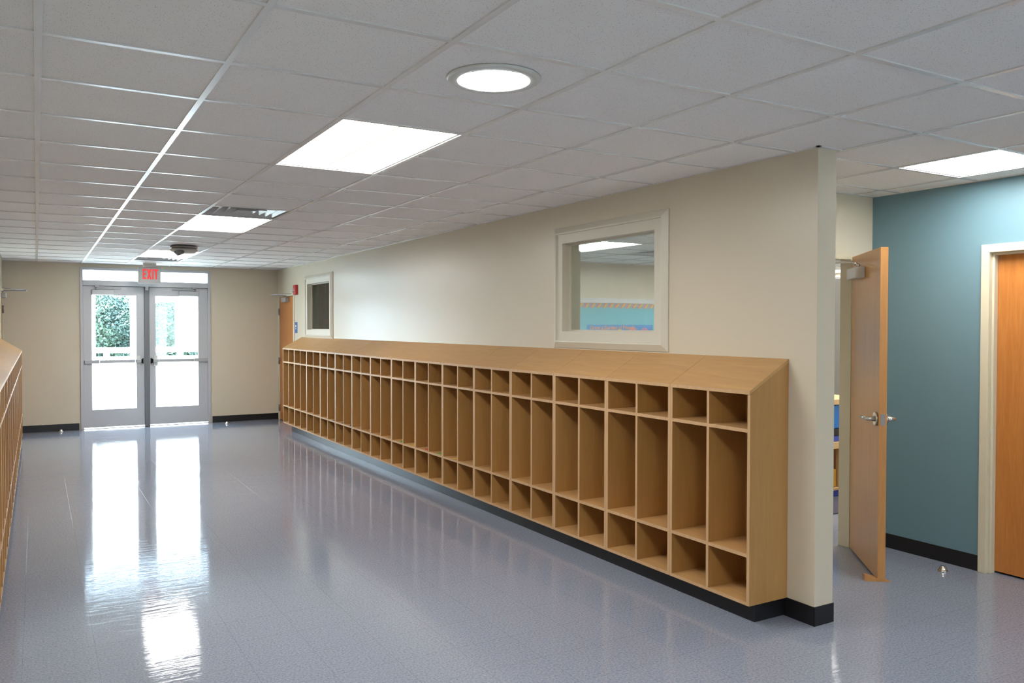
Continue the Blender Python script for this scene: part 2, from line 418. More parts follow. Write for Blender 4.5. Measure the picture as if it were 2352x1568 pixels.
gR = 'maple cubby units along the right wall'; gL = 'maple cubby units along the left wall'
u0 = make_unit(XW-3.2216, rlab(0)); u0['group'] = gR
u0.location = (XW, Y0+PITCH_U/2, 0)
for i in range(1, NU): dup(u0, (XW, Y0+PITCH_U*(i+.5), 0), rlab(i))
def llab(i):
    if i == 0: return 'maple cubby unit ending the left row at its far end, nearest the exit doors'
    return 'maple cubby unit seen edge-on in the left row, %s from its far end' % ORD[i]
w0 = make_unit(-.1745-XL, llab(0)); w0['group'] = gL
w0.location = (XL, YL1-PITCH_U/2, 0); w0.rotation_euler = (0, 0, math.pi)
for i in range(1, NL): dup(w0, (XL, YL1-PITCH_U*(i+.5), 0), llab(i))

# name tags lying in the cubbies
PAPER = dict(yellow=(.62, .40, .05), green=(.12, .33, .04), red=(.50, .06, .035), orange=(.55, .24, .04), blue=(.03, .05, .16))
pm = {k: mat(k+'_paper', c, .6) for k, c in PAPER.items()}
TAGS = {11: 'yellow', 12: 'green', 13: 'red', 14: 'yellow', 15: 'green', 17: 'yellow', 18: 'orange', 20: 'blue', 21: 'blue', 22: 'blue', 23: 'orange'}
CNT = ['first', 'second', 'third', 'fourth', 'fifth', 'sixth', 'seventh', 'eighth', 'ninth', 'tenth', 'eleventh', 'twelfth', 'thirteenth', 'fourteenth', 'fifteenth', 'sixteenth', 'seventeenth', 'eighteenth', 'nineteenth', 'twentieth', 'twenty-first', 'twenty-second', 'twenty-third', 'twenty-fourth']
for j, colr in TAGS.items():
    yc = Y0 + PITCH_U*(j//2) + (.165 if j % 2 == 0 else .459) - .05
    mb = MB(); pts = []
    for k in range(20):
        t = 2*math.pi*k/20; rr = .078*(1+.16*math.cos(5*t+j))
        pts.append((3.325+rr*1.15*math.cos(t), yc+rr*.95*math.sin(t), .3738))
    mb.prism(pts, (0, 0, .0015))
    tag(mb.build('paper_tag', pm[colr], loc=(3.325, yc, .3738)), '%s paper cut-out on the lower shelf, %s cubby bay from the near end' % (colr, CNT[j]), 'paper', 'paper cut-outs in the right cubbies')

# ------------------------------------------------------------------ exit doors (door_1)
d1 = empty('door_1', (1.485, YF, 0), 'pair of glazed grey metal exit doors at the end of the hall', 'door', kind='structure')
mb = MB(); FA, FB, FT = .565, 2.430, 2.445; yf0, yf1 = YF-.022, YF+.12
mb.box(FA, .607, yf0, yf1, 0, FT).box(2.385, FB, yf0, yf1, 0, FT).box(.607, 2.385, yf0, yf1, 2.405, FT).box(.607, 2.385, yf0, yf1, 2.17, 2.252).box(.607, 2.385, YF+.055, yf1, 2.14, 2.17)
mb.build('door_frame', M_ALU, d1, bevel=.003)
MB().box(1.448, 1.520, YF-.045, YF+.10, 0, 2.17).build('mullion', M_ALUDARK, d1, bevel=.004)
MB().box(1.462, 1.506, YF-.060, YF-.0455, 2.115, 2.168).build('strike_cover', M_WHITEP, d1, bevel=.002)
MB().box(.607, 2.385, YF+.04, YF+.046, 2.252, 2.405).build('transom_glass', M_GLASS, d1)
MB().box(.607, 2.385, YF-.005, YF+.11, 0, .006).build('threshold', M_ALU, d1)
def leaf(xa, xb, gx0, gx1, hinge_left):
    g0, g1 = .29, 2.03; ya, yb = YF+.005, YF+.05; zb, zt = .022, 2.162
    mb = MB(); mb.box(xa, gx0, ya, yb, zb, zt).box(gx1, xb, ya, yb, zb, zt).box(gx0, gx1, ya, yb, zb, g0).box(gx0, gx1, ya, yb, g1, zt)
    lf = mb.build('door_leaf', M_ALU, d1)
    MB().box(gx0, gx1, ya+.018, ya+.024, g0, g1).build('glass_pane', M_GLASS, lf)
    # exit bar: long rail, push pad, head at the lock edge
    zc = 1.02; hx = xa+.01 if hinge_left else xb-.01; lx = xb-.012 if hinge_left else xa+.012; s = 1 if hinge_left else -1
    mb = MB(); mb.box(hx, hx+s*.20, ya-.045, ya-.002, zc-.026, zc+.026); mb.box(hx+s*.205, lx-s*.12, ya-.058, ya-.002, zc-.022, zc+.024)
    mb.box(lx-s*.115, lx-s*.035, ya-.06, ya-.002, zc-.025, zc+.025)
    mb.build('push_bar', M_CLOSER, lf, bevel=.004)
    MB().box(lx-s*.105, lx-s*.045, ya-.0195, ya-.0005, zc-.085, zc+.082).build('lock_plate', M_WHITEP, lf, bevel=.006)
    mb = MB(); mb.prism([(lx-s*.033, ya-.055, zc-.028), (lx-s*.002, ya-.03, zc-.045), (lx-s*.002, ya-.03, zc+.045), (lx-s*.033, ya-.055, zc+.028)], (0, .045, 0))
    mb.build('latch_head', M_BLACK, lf)
    # closer and its folded arm
    c0 = xa+.115 if hinge_left else xb-.135
    MB().box(c0, c0+s*.30, ya-.058, ya-.002, 2.036, 2.112).build('door_closer', M_CLOSER, lf, bevel=.004)
    mb = MB(); mb.tube([(c0+s*.06, ya-.03, 2.112), (c0+s*.06, ya-.03, 2.15)], .014)
    mb.box(c0+s*.04, c0+s*.40, ya-.045, ya-.033, 2.125, 2.137); mb.box(c0+s*.05, c0+s*.40, ya-.030, ya-.022, 2.142, 2.153)
    mb.box(c0+s*.04, c0+s*.10, ya-.06, ya-.016, 2.15, 2.176)
    mb.build('closer_arm', M_STEEL, lf)
leaf(.609, 1.446, .722, 1.336, True); leaf(1.522, 2.383, 1.612, 2.243, False)

# ------------------------------------------------------------------ wooden doors at the far corners (door_2, door_3)
def side_door(name, x, sgn, y0, y1, label, opening):
    """flush door in a side wall; sgn=-1 for a wall whose hall side faces -X"""
    d = empty(name, (x, (y0+y1)/2, 0), label, 'door', kind='structure')
    fw = .045; X = lambda a: x + sgn*a                      # a>0 sticks out into the hall
    mb = MB(); zt = opening[3]
    for ya, yb in ((opening[0]-.028, opening[0]+.02), (opening[1]-.02, opening[1]+.028)): mb.box(X(.012), X(-.13), ya, yb, 0, zt+.02)
    mb.box(X(.012), X(-.13), opening[0]+.02, opening[1]-.02, zt-.03, zt+.02)
    mb.build('door_frame', M_FRAME, d, bevel=.002)
    lf = MB().box(X(-.004), X(-.048), opening[0]+.023, opening[1]-.023, .012, zt-.034).build('door_leaf', M_OAK, d)
    for z in (.20, .985, 1.80): MB().tube([(X(.010), opening[1]-.022, z-.055), (X(.010), opening[1]-.022, z+.055)], .012).build('hinge', M_STEEL, lf)
    MB().box(X(.003), X(.060), opening[0]+.30, opening[0]+.56, zt-.125, zt-.055).build('door_closer', M_CLOSER, lf, bevel=.004)
    ym = opening[0]+.36
    mb = MB(); mb.tube([(X(.03), ym, zt-.055), (X(.03), ym, zt-.03)], .013); mb.tube([(X(.03), ym, zt-.028), (X(.30), ym-.14, zt-.022)], .008); mb.tube([(X(.30), ym-.14, zt-.018), (X(.025), ym-.30, zt+.000)], .007)
    mb.tube([(X(.30), ym-.14, zt-.035), (X(.30), ym-.14, zt-.008)], .013)
    mb.build('closer_arm', M_CLOSER, lf)
    mb = MB(); mb.tube([(X(-.002), opening[0]+.085, 1.0), (X(.012), opening[0]+.085, 1.0)], .034); mb.tube([(X(.01), opening[0]+.085, 1.0), (X(.055), opening[0]+.085, 1.0)], .012); mb.tube([(X(.055), opening[0]+.075, 1.0), (X(.055), opening[0]+.20, 1.0)], .011)
    mb.build('door_handle', M_CHROME, lf)
    return d
side_door('door_2', XW, -1, 12.8, 13.77, 'closed wooden door at the far end of the right wall', D2)
side_door('door_3', XL, 1, 12.8, 13.77, 'closed wooden door at the far end of the left wall', D3)

# ------------------------------------------------------------------ windows in the right wall
def window(name, hole, label, pane_mat):
    y0, y1, z0, z1 = hole; yc = (y0+y1)/2
    w = empty(name, (XW, yc, z0), label, 'window', kind='structure')
    mb = MB(); o = .095                                   # casing: a flat inner band and a bevelled outer band
    A = [(y0+.022, z0+.022), (y1-.022, z0+.022), (y1-.022, z1-.022), (y0+.022, z1-.022)]
    def ring(k): return [(y0-k, z0-k), (y1+k, z0-k), (y1+k, z1+k), (y0-k, z1+k)]
    prof = [(ring(-.022), XWB+.01), (ring(-.022), XW-.018), (ring(.048), XW-.018), (ring(.050), XW-.030), (ring(.060), XW-.031), (ring(.103), XW-.008), (ring(.103), XW)]
    rings = [[mb.bm.verts.new((x, p[0], p[1])) for p in rg_] for rg_, x in prof]
    for a, b in zip(rings, rings[1:]):
        for k in range(4): mb.bm.faces.new((a[k], a[(k+1) % 4], b[(k+1) % 4], b[k]))
    mb.build('window_frame', M_WINFRAME, w)
    mb = MB(); g0, g1 = XW+.060, XW+.085                    # glazing stop
    for (a, b, c, d) in ((y0+.022, y0+.034, z0+.022, z1-.022), (y1-.034, y1-.022, z0+.022, z1-.022)): mb.box(g0-.012, g1, a, b, c, d)
    for (c, d) in ((z0+.022, z0+.034), (z1-.034, z1-.022)): mb.box(g0-.012, g1, y0+.034, y1-.034, c, d)
    mb.build('glazing_bead', M_WINFRAME, w)
    MB().box(g0, g0+.006, y0+.034, y1-.034, z0+.034, z1-.034).build('glass_pane', pane_mat, w)
    return w
window('window_1', W1, 'large near window of wired glass above the cubbies', M_WIRE)
window('window_2', W2, 'small far window onto a dark room', M_TINT)

# ------------------------------------------------------------------ open classroom door (door_4), local x along the leaf from hinge
d4 = empty('door_4', (4.51, YA, 0), 'cream frame with an oak door standing open into the alcove', 'door', kind='structure')
mb = MB(); a, b, zt = D4[0], D4[1], D4[3]
for xa, xb in ((a-.05, a+.012), (b-.012, b+.05)): mb.box(xa, xb, YA-.014, YA+.078, 0, zt+.015)
mb.box(a+.012, b-.012, YA-.014, YA+.078, zt-.012, zt+.015)
mb.build('door_frame', M_FRAME, d4, bevel=.002)
hx, hy = 4.952, 3.745; fx, fy = 4.462, 3.172
dirv = Vector((fx-hx, fy-hy, 0)); LW = dirv.length; ang = math.atan2(dirv.y, dirv.x)
# local frame: +x hinge->free edge, +y to the right of it (towards the blue wall) is -y after rotation
T4 = Matrix.Translation((hx, hy, 0)) @ Matrix.Rotation(ang, 4, 'Z')
def lbuild(mb, name, mats, parent, bevel=0.):
    bmesh.ops.transform(mb.bm, matrix=T4, verts=mb.bm.verts); return mb.build(name, mats, parent, bevel=bevel)
mb = MB(); mb.box(.002, LW-.001, 0, .044, .014, 2.058, 0); mb.bm.normal_update()
for fc in mb.bm.faces:
    c = fc.calc_center_median()
    if c.x > LW-.01 or c.x < .01: fc.material_index = 1
lf = lbuild(mb, 'door_leaf', [M_OAKDARK, M_OAKEDGE], d4)
lbuild(MB().box(.12, .375, -.062, -.001, 1.893, 1.966), 'door_closer', M_BEIGEP, lf, .004)
mb = MB(); mb.tube([(.33, -.035, 1.966), (.33, -.035, 1.985)], .013); mb.tube([(.33, -.035, 1.984), (.30, -.08, 2.004), (.05, -.34, 2.006)], .007); mb.tube([(.05, -.34, 2.012), (-.03, -.18, 2.016)], .007)
lbuild(mb, 'closer_arm', M_CHROME, lf)
for s in (-1, 1):
    y = 0 if s < 0 else .044; cx = LW-.062
    mb = MB(); mb.tube([(cx, y, 1.0), (cx, y+s*.014, 1.0)], [.044, .040], 24); mb.tube([(cx, y+s*.014, 1.0), (cx, y+s*.040, 1.0), (cx-.004, y+s*.058, 1.0), (cx-.03, y+s*.066, 1.0), (cx-.115, y+s*.066, 1.0)], [.017, .013, .013, .012, .010], 14)
    lbuild(mb, 'door_handle', M_CHROME, lf)
lbuild(MB().box(LW-.0015, LW+.0015, .010, .034, .965, 1.035), 'latch_plate', M_STEEL, lf)
for z in (.2, 1.03, 1.86): lbuild(MB().tube([(-.006, .022, z-.055), (-.006, .022, z+.055)], .009), 'hinge', M_STEEL, lf)
# wedge under the free corner
mb = MB(); w0_, w1_ = LW-.13, LW+.0
pts = [(0, 0), (.155, 0), (0, .040)]
Tw = Matrix.Translation((4.418, 3.236, 0)) @ Matrix.Rotation(math.atan2(3.14-3.236, 4.545-4.418), 4, 'Z')
mb.prism([(p[0], -.02, p[1]+.0005) for p in pts], (0, .04, 0)); bmesh.ops.transform(mb.bm, matrix=Tw, verts=mb.bm.verts)
tag(mb.build('door_wedge', M_OAKEDGE, loc=(4.45, 3.2, 0)), 'small wooden wedge holding the open oak door', 'doorstop')

# ------------------------------------------------------------------ door in the blue wall (door_5)
d5 = empty('door_5', (XB, 2.475, 0), 'closed orange oak door in a cream frame in the blue wall', 'door', kind='structure')
mb = MB(); ya, yb, zt = D5[0], D5[1], D5[3]
for a, b, in ((yb-.0, yb+.052), (ya-.052, ya+.0)): mb.box(XB-.020, XB+.14, a, b, 0, zt+.052)
mb.box(XB-.020, XB+.14, ya, yb, zt, zt+.052)
for a, b in ((yb-.016, yb), (ya, ya+.016)): mb.box(XB+.012, XB+.055, a, b, 0, zt)
mb.box(XB+.012, XB+.055, ya+.016, yb-.016, zt-.016, zt)
mb.build('door_frame', M_FRAME, d5, bevel=.003)
lf = MB().box(XB+.056, XB+.10, ya+.003, yb-.003, .014, zt-.003).build('door_leaf', M_OAK, d5)
MB().box(XB-.005, XB+.055, 2.38, 2.60, zt-.11, zt-.035).build('door_closer', M_CLOSER, lf, bevel=.005)
mb = MB(); mb.tube([(XB+.052, 2.12, 1.0), (XB+.04, 2.12, 1.0)], .034); mb.tube([(XB+.042, 2.12, 1.0), (XB-.005, 2.12, 1.0)], .012); mb.tube([(XB-.005, 2.11, 1.0), (XB-.005, 2.24, 1.0)], .011)
mb.build('door_handle', M_CHROME, lf)

# ------------------------------------------------------------------ floor door stops
def stop(x, y, label):
    mb = MB(); mb.lathe((x, y, 0), [(.030, .0), (.030, .006), (.024, .008), (.023, .020), (.017, .032), (.006, .037)], 24)
    tag(mb.build('door_stop', M_CHROME, loc=(x, y, 0)), label, 'doorstop', 'dome door stops on the floor')
stop(5.02, 3.10, 'metal dome door stop on the floor by the blue wall')
stop(.30, 13.70, 'small dome door stop on the floor left of the exit doors')
stop(2.62, 13.52, 'small dome door stop on the floor right of the exit doors')

# ------------------------------------------------------------------ ceiling fixtures
def troffer(x0, x1, y0, y1, label, group='lit ceiling panels', cat='light'):
    x0 += .013; x1 -= .013; y0 += .013; y1 -= .013; xc, yc = (x0+x1)/2, (y0+y1)/2
    t = empty('ceiling_light', (xc, yc, CE), label, cat, group)
    mb = MB(); w = .010; z0, z1 = CE+.0005, CE+.055
    mb.box(x0, x0+w, y0, y1, z0, z1).box(x1-w, x1, y0, y1, z0, z1).box(x0+w, x1-w, y0, y0+w, z0, z1).box(x0+w, x1-w, y1-w, y1, z0, z1)
    mb.build('light_frame', M_VENT, t)
    # lens: two shallow curved wings that meet at a centre basket
    mb = MB(); N = 8
    for (xa, xb) in ((x0+w, xc-.004), (xc+.004, x1-w)):
        pr = [(xa+(xb-xa)*k/N, CE+.012+.016*math.sin(math.pi*k/N)) for k in range(N+1)]
        for (p, q) in zip(pr, pr[1:]): mb.poly([(p[0], y0+w, p[1]), (q[0], y0+w, q[1]), (q[0], y1-w, q[1]), (p[0], y1-w, p[1])])
    mb.build('diffuser', M_LAMP, t)
    mb = MB(); mb.box(xc-.004, xc+.004, y0+w, y1-w-.03, CE+.008, CE+.014)
    arc = [(xc-.13+.13*math.sin(math.pi/2*k/8), y1-w-.03-.0*k, 0) for k in range(9)]
    a2 = []
    for k in range(9):
        th = math.pi/2*k/8; a2.append((xc-.002-.14*(1-math.cos(th)), y1-w-.075+.055*math.sin(th)))
    for p, q in zip(a2, a2[1:]): mb.prism([(p[0], p[1], CE+.0105), (q[0], q[1], CE+.0105), (q[0], q[1]-.006, CE+.0105), (p[0], p[1]-.006, CE+.0105)], (0, 0, .003))
    mb.build('basket_rib', M_RIB, t)
    return t
LL = ['large lit ceiling panel nearest the viewer, over the middle of the hall', 'lit ceiling panel with an air vent on its near side, midway down the hall',
      'lit ceiling panel farthest down the hall, by the exit sign', 'added unseen ceiling panel just behind the viewer, continuing the hall row', 'added unseen ceiling panel far behind the viewer, continuing the hall row',  # panels behind the viewer are unseen, added to brighten the hall
      'lit classroom ceiling panel seen through the wired window', 'lit classroom ceiling panel deep inside, seen past the open door', 'added unseen ceiling panel behind the viewer, right of the hall', 'added classroom fill panel near the corridor side, hidden by the alcove wall', 'added classroom fill panel above the shelf, hidden by the door head', 'lit classroom ceiling panel in the farthest corner, a bright spot in the door gap', 'added classroom fill panel beside the classroom air vent, out of the window view']  # rear right panel and hidden classroom panels are added fill light
for (c, a, b), lb in zip(LIGHTS, LL):
    c1 = c+1
    troffer(COL[c], COL[c1], ROW[a], ROW[b], lb)
troffer(COL[7], COL[8], ROW[-1], ROW[0], 'square lit ceiling panel over the blue-walled alcove at the right')

sk = empty('tubular_skylight', (1.495, 2.70, CE), 'round glowing daylight lens in the ceiling nearest the viewer', 'light')
MB().lathe((1.495, 2.70, CE), [(.178, -.001), (.178, -.006), (.168, -.012), (.140, -.013), (.132, -.010), (.131, -.001)], 56).build('trim_ring', M_WHITEP, sk)
MB().lathe((1.495, 2.70, CE), [(.129, -.011), (.129, -.014), (.10, -.0165), (.05, -.018), (.01, -.0185)], 48).build('lens', M_SKYL, sk)

def vent(c, j, label):
    x0, x1, y0, y1 = COL[c]+.013, COL[c+1]-.013, ROW[j]+.013, ROW[j+1]-.013; xc, yc = (x0+x1)/2, (y0+y1)/2
    t = empty('air_vent', (xc, yc, CE), label, 'vent', 'square ceiling air vents')
    def ringf(mb, h0, z0, h1, z1):
        a = [mb.bm.verts.new((xc+sx*h0, yc+sy*h0, z0)) for sx, sy in ((-1, -1), (1, -1), (1, 1), (-1, 1))]
        b = [mb.bm.verts.new((xc+sx*h1, yc+sy*h1, z1)) for sx, sy in ((-1, -1), (1, -1), (1, 1), (-1, 1))]
        for k in range(4): mb.bm.faces.new((a[k], a[(k+1) % 4], b[(k+1) % 4], b[k]))
    H = (x1-x0)/2
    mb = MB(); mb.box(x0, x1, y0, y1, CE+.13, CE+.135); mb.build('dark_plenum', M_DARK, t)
    mb = MB(); ringf(mb, H, CE+.001, H, CE+.06); ringf(mb, H, CE+.06, H-.01, CE+.06); mb.build('outer_frame', M_VENT, t)
    for k in range(4):
        h0 = H-.012-k*.068; mb = MB()
        ringf(mb, h0, CE+.004, h0-.055, CE+.060); ringf(mb, h0-.003, CE+.004, h0-.058, CE+.060); ringf(mb, h0, CE+.004, h0-.003, CE+.004)
        mb.build('louvre', M_VENT, t)
    MB().box(xc-.03, xc+.03, yc-.03, yc+.03, CE+.030, CE+.034).build('centre_plate', M_VENT, t)
vent(2, 6, 'square louvred air vent against the middle hall ceiling light')
vent(2, 15, 'square louvred air vent just in front of the exit sign')
vent(11, 8, 'square louvred air vent in the classroom ceiling behind the wired window')

# round alarm speaker on the ceiling
al = empty('ceiling_speaker', (1.50, 10.20, CE), 'round grey drum-shaped device hanging under the far ceiling', 'alarm')
MB().lathe((1.50, 10.20, CE), [(.150, -.008), (.150, -.030), (.138, -.034)], 40).build('mounting_plate', M_STEEL, al)
MB().lathe((1.50, 10.20, CE), [(.130, -.034), (.150, -.048), (.152, -.062), (.120, -.085), (.05, -.094), (.02, -.095)], 40).build('drum', M_BEIGEP, al)
mb = MB(); mb.tube([(1.46, 10.08, CE-.085), (1.40, 9.98, CE-.105)], [.028, .034], 16); mb.tube([(1.40, 9.98, CE-.105), (1.365, 9.93, CE-.100)], [.030, .012], 16)
mb.build('side_nozzle', M_STEEL, al)

# ------------------------------------------------------------------ exit sign
ex = empty('exit_sign', (1.46, 13.2, 2.31), 'grey EXIT sign with red letters hanging before the exit doors', 'sign')
MB().box(1.303, 1.613, 13.185, 13.225, 2.195, 2.435).build('sign_housing', mat('pale_grey_sign_casing', (.42, .43, .42), .5), ex, bevel=.008)
MB().box(1.37, 1.55, 13.175, 13.235, 2.435, CE-.0063).build('canopy', M_BEIGEP, ex, bevel=.004)
def letter(ch, x, z, w, h, s):
    mb = MB(); y0, y1 = 13.1815, 13.186
    B = lambda a, b, c, d: mb.box(x+a*w, x+b*w, y0, y1, z+c*h, z+d*h)
    if ch == 'E':
        B(0, .36, 0, 1); B(.36, 1, .84, 1); B(.36, .9, .42, .58); B(.36, 1, 0, .16)
    elif ch == 'I': B(0, 1, 0, 1)
    elif ch == 'T': B(0, 1, .84, 1); B(.32, .68, 0, .84)
    elif ch == 'X':
        mb.prism([(x, y0, z), (x+.34*w, y0, z), (x+w, y0, z+h), (x+.66*w, y0, z+h)], (0, .0045, 0))
        mb.prism([(x+.66*w, y0-.0004, z), (x+w, y0-.0004, z), (x+.34*w, y0-.0004, z+h), (x, y0-.0004, z+h)], (0, .0049, 0))
    mb.build('letter', M_EXIT, ex)
lx = 1.365
for ch, w in (('E', .046), ('X', .064), ('I', .020), ('T', .052)):
    letter(ch, lx, 2.258, w, .150, 1); lx += w + .009

# ------------------------------------------------------------------ fire alarm and room sign on the right wall
fa = empty('fire_alarm', (XW, 12.66, 2.12), 'red fire alarm strobe on the wall by the far wooden door', 'alarm')
MB().box(XW-.045, XW, 12.60, 12.72, 2.050, 2.205).build('alarm_housing', M_RED, fa, bevel=.008)
MB().tube([(XW-.044, 12.685, 2.115), (XW-.085, 12.685, 2.115)], [.030, .012], 14).build('strobe_lens', M_WHITE, fa)
rs = empty('room_sign', (XW, 12.70, 1.54), 'blue room sign with white marks beside the far wooden door', 'sign')
MB().box(XW-.006, XW, 12.64, 12.765, 1.455, 1.625).build('sign_plate', M_SIGNBLUE, rs, bevel=.002)
mb = MB(); mb.box(XW-.008, XW-.006, 12.675, 12.735, 1.552, 1.578); mb.build('white_lettering', M_WHITE, rs)
mb = MB(); mb.tube([(XW-.008, 12.705, 1.525), (XW-.006, 12.705, 1.525)], .014); mb.build('white_symbol', M_WHITE, rs)

# ------------------------------------------------------------------ classroom seen through the wired window
bb = empty('bulletin_board', (7.9, 9.80, 0), 'light blue bulletin board with a striped border in the classroom', 'board')
M_BOARD = mat('light_blue_board_paper', (.15, .44, .52), .7); M_RAIL = mat('pale_grey_rail', (.62, .62, .62), .4)
MB().box(5.3, 11.0, 9.775, 9.80, .85, 1.905).build('board_panel', M_BOARD, bb)
MB().box(5.3, 11.0, 9.765, 9.80, 1.912, 1.985).build('top_rail', M_RAIL, bb)
M_STRIPE = mat('striped_border_paper', (.6, .3, .2), .7); n = NT(M_STRIPE)
tcn = n.n('ShaderNodeTexCoord'); sp = n.n('ShaderNodeSeparateXYZ'); n.l(tcn.outputs['Object'], sp.inputs[0])
d_ = n.math('FRACT', n.math('ADD', n.math('MULTIPLY', n.math('SUBTRACT', sp.outputs[0], n.math('MULTIPLY', sp.outputs[2], .8)), 9.0), 100.))
n.base(n.ramp(d_, [(.0, (.60, .20, .16)), (.28, (.72, .42, .10)), (.5, (.30, .36, .22)), (.72, (.25, .34, .50)), (.98, (.60, .20, .16))]))
mb = MB(); N = 90; zt, zb_ = 1.908, 1.838; xs = [5.3+5.7*k/N for k in range(N+1)]
for k in range(N):
    mb.prism([(xs[k], 9.771, zb_+.008*(k % 2)), (xs[k+1], 9.771, zb_+.008*((k+1) % 2)), (xs[k+1], 9.771, zt), (xs[k], 9.771, zt)], (0, .0035, 0))
mb.build('striped_border', M_STRIPE, bb)
po = empty('poster', (7.6, 9.77, 0), 'bright blue poster with orange lettering and flowers on the bulletin board', 'poster')
MB().box(6.98, 8.22, 9.770, 9.7745, 1.05, 1.590).build('poster_sheet', mat('bright_blue_poster', (.05, .24, .55), .6), po)
cu = bpy.data.curves.new('poster_text', 'FONT'); cu.body = 'Grow a Garden of Friends...'; cu.size = .078; cu.extrude = .0008; cu.offset = .0012
to = bpy.data.objects.new('lettering', cu); C.objects.link(to); to.parent = po
to.data.materials.append(mat('orange_print', (.75, .27, .08), .6)); to.location = (7.03-7.6, -.0015, 1.522); to.rotation_euler = (math.pi/2, 0, 0)
bpy.context.view_layer.update()
me_ = bpy.data.meshes.new_from_object(to); t2 = bpy.data.objects.new('lettering', me_); C.objects.link(t2); t2.parent = po; t2.location = to.location; t2.rotation_euler = to.rotation_euler; bpy.data.objects.remove(to)
PK = mat('pink_print', (.62, .22, .35), .6); YE = mat('yellow_print', (.75, .62, .06), .6); OR = mat('orange_red_print', (.65, .20, .10), .6)
def flower(x, z, s, pmt):
    fl = MB()
    for k in range(5):
        t = math.pi*(.1+.2*k*1.0); cx_, cz_ = x+s*math.cos(t)*.9, z+s*math.sin(t)*.9
        fl.prism([(cx_+s*.42*math.cos(q*math.pi/4), 9.7685, cz_+s*.5*math.sin(q*math.pi/4)) for q in range(8)], (0, .0014, 0))
    o_ = fl.build('flower', pmt, po)
    MB().prism([(x+s*.55*math.cos(q*math.pi/5), 9.7670, z+s*.42*math.sin(q*math.pi/5)) for q in range(10)], (0, .0014, 0)).build('flower_centre', YE, o_)
flower(7.83, 1.485, .055, PK); flower(8.06, 1.475, .055, PK); flower(7.28, 1.475, .04, OR); flower(7.58, 1.472, .04, YE)

# curtain, and a white tube imitating a reflection, behind the far window
mb = MB(); pts = []
N = 60
for k in range(N+1):
    x = 3.86 + 1.20*k/N; pts.append((x, 12.96 + .025*math.sin(k*1.15)))
for p, q in zip(pts, pts[1:]): mb.prism([(p[0], p[1], .35), (q[0], q[1], .35), (q[0], q[1]-.004, .35), (p[0], p[1]-.004, .35)], (0, 0, 2.05))
tag(mb.build('curtain', mat('olive_grey_curtain', (.33, .34, .27), .8), loc=(4.4, 12.9, .35)), 'pleated olive-grey curtain behind the far window', 'curtain')
mb = MB(); cp = []
for k in range(13):
    t = k/12; cp.append((3.76 + .0*t, 11.42+.06*math.sin(math.pi*t)-.02*t, 2.16-.33*t))
mb.tube([(3.76, 11.41, CE+.0)] + cp, .006, 8)
tag(mb.build('reflection_curve', M_WHITE, loc=(3.76, 11.4, 2.0)), 'curved white line standing in for a reflection in the far window glass', 'reflection')

# ------------------------------------------------------------------ classroom seen past the open door
M_BIRCH = wood('pale_birch', (.55, .36, .17), (.66, .46, .24), 'x', .4)
M_BIN = mat('bright_blue_plastic', (.01, .16, .55), .35); M_BIN2 = mat('royal_blue_plastic', (.03, .06, .42), .4); M_YBIN = mat('yellow_plastic', (.60, .34, .03), .4)
sx, sy = 6.25, 4.95
sh = empty('storage_shelf', (sx, sy, 0), 'pale wooden classroom shelf holding bins, seen through the door gap', 'shelf')
def P(nm, m, *b): return MB().box(*b).build(nm, m, sh, bevel=.002)
P('top_board', M_BIRCH, sx-.45, sx+.55, sy, sy+.4, .852, .900); P('middle_board', M_BIRCH, sx-.45, sx+.55, sy, sy+.4, .445, .505); P('base_board', M_BIRCH, sx-.45, sx+.55, sy, sy+.4, .062, .085)
for x in (sx-.45, sx+.53): P('side_board', M_BIRCH, x, x+.02, sy+.001, sy+.4, 0.0, .852)
P('leg', M_BIRCH, sx+.155, sx+.21, sy+.005, sy+.05, .085, .445)
P('back_board', M_OAKDARK, sx-.43, sx+.53, sy+.38, sy+.395, .085, .852)
tag(MB().box(sx-.2, sx+.35, sy+.02, sy+.32, .63, .848).build('storage_bin', M_BIN, bevel=.008, loc=(sx, sy, .63)), 'bright blue plastic bin high on the classroom shelf', 'bin')
tag(MB().box(sx-.2, sx+.35, sy+.03, sy+.33, .560, .628).build('tray', M_BLACK, bevel=.006, loc=(sx, sy, .56)), 'black tray under the blue bin on the classroom shelf', 'tray')
tag(MB().box(sx-.2, sx+.35, sy+.03, sy+.34, .5055, .558).build('storage_bin', M_BIN2, bevel=.006, loc=(sx, sy, .5)), 'royal blue tray on the middle board of the classroom shelf', 'tray')
tag(MB().box(sx-.3, sx+.14, sy+.03, sy+.34, .0855, .25).build('storage_bin', M_YBIN, bevel=.008, loc=(sx, sy, .09)), 'yellow plastic bin low in the classroom shelf', 'bin')
tag(MB().box(sx-.42, sx+.52, sy+.02, sy+.36, .0005, .060).build('storage_bin', M_BIN2, bevel=.006, loc=(sx, sy, 0)), 'low royal blue box on the floor under the classroom shelf', 'bin')
tag(MB().box(5.35, 8.2, 4.50, 4.935, .0005, .008).build('rug', mat('dark_plum_carpet', (.05, .045, .07), .95), loc=(6, 5, 0)), 'dark rug on the classroom floor in front of the shelf', 'rug')
tc2 = empty('tall_cabinet', (7.3, 5.75, 0), 'tall grey metal cabinet behind the classroom shelf', 'cabinet')
MB().box(6.6, 8.1, 5.62, 6.1, .001, 2.085).build('cabinet_body', mat('satin_grey_metal', (.25, .25, .24), .3, .7), tc2, bevel=.004)
for x in (6.62, 7.36): 
    dd = MB().box(x, x+.72, 5.60, 5.6195, .08, 2.07).build('cabinet_door', mat('satin_grey_door', (.27, .27, .26), .28, .7), tc2, bevel=.002)

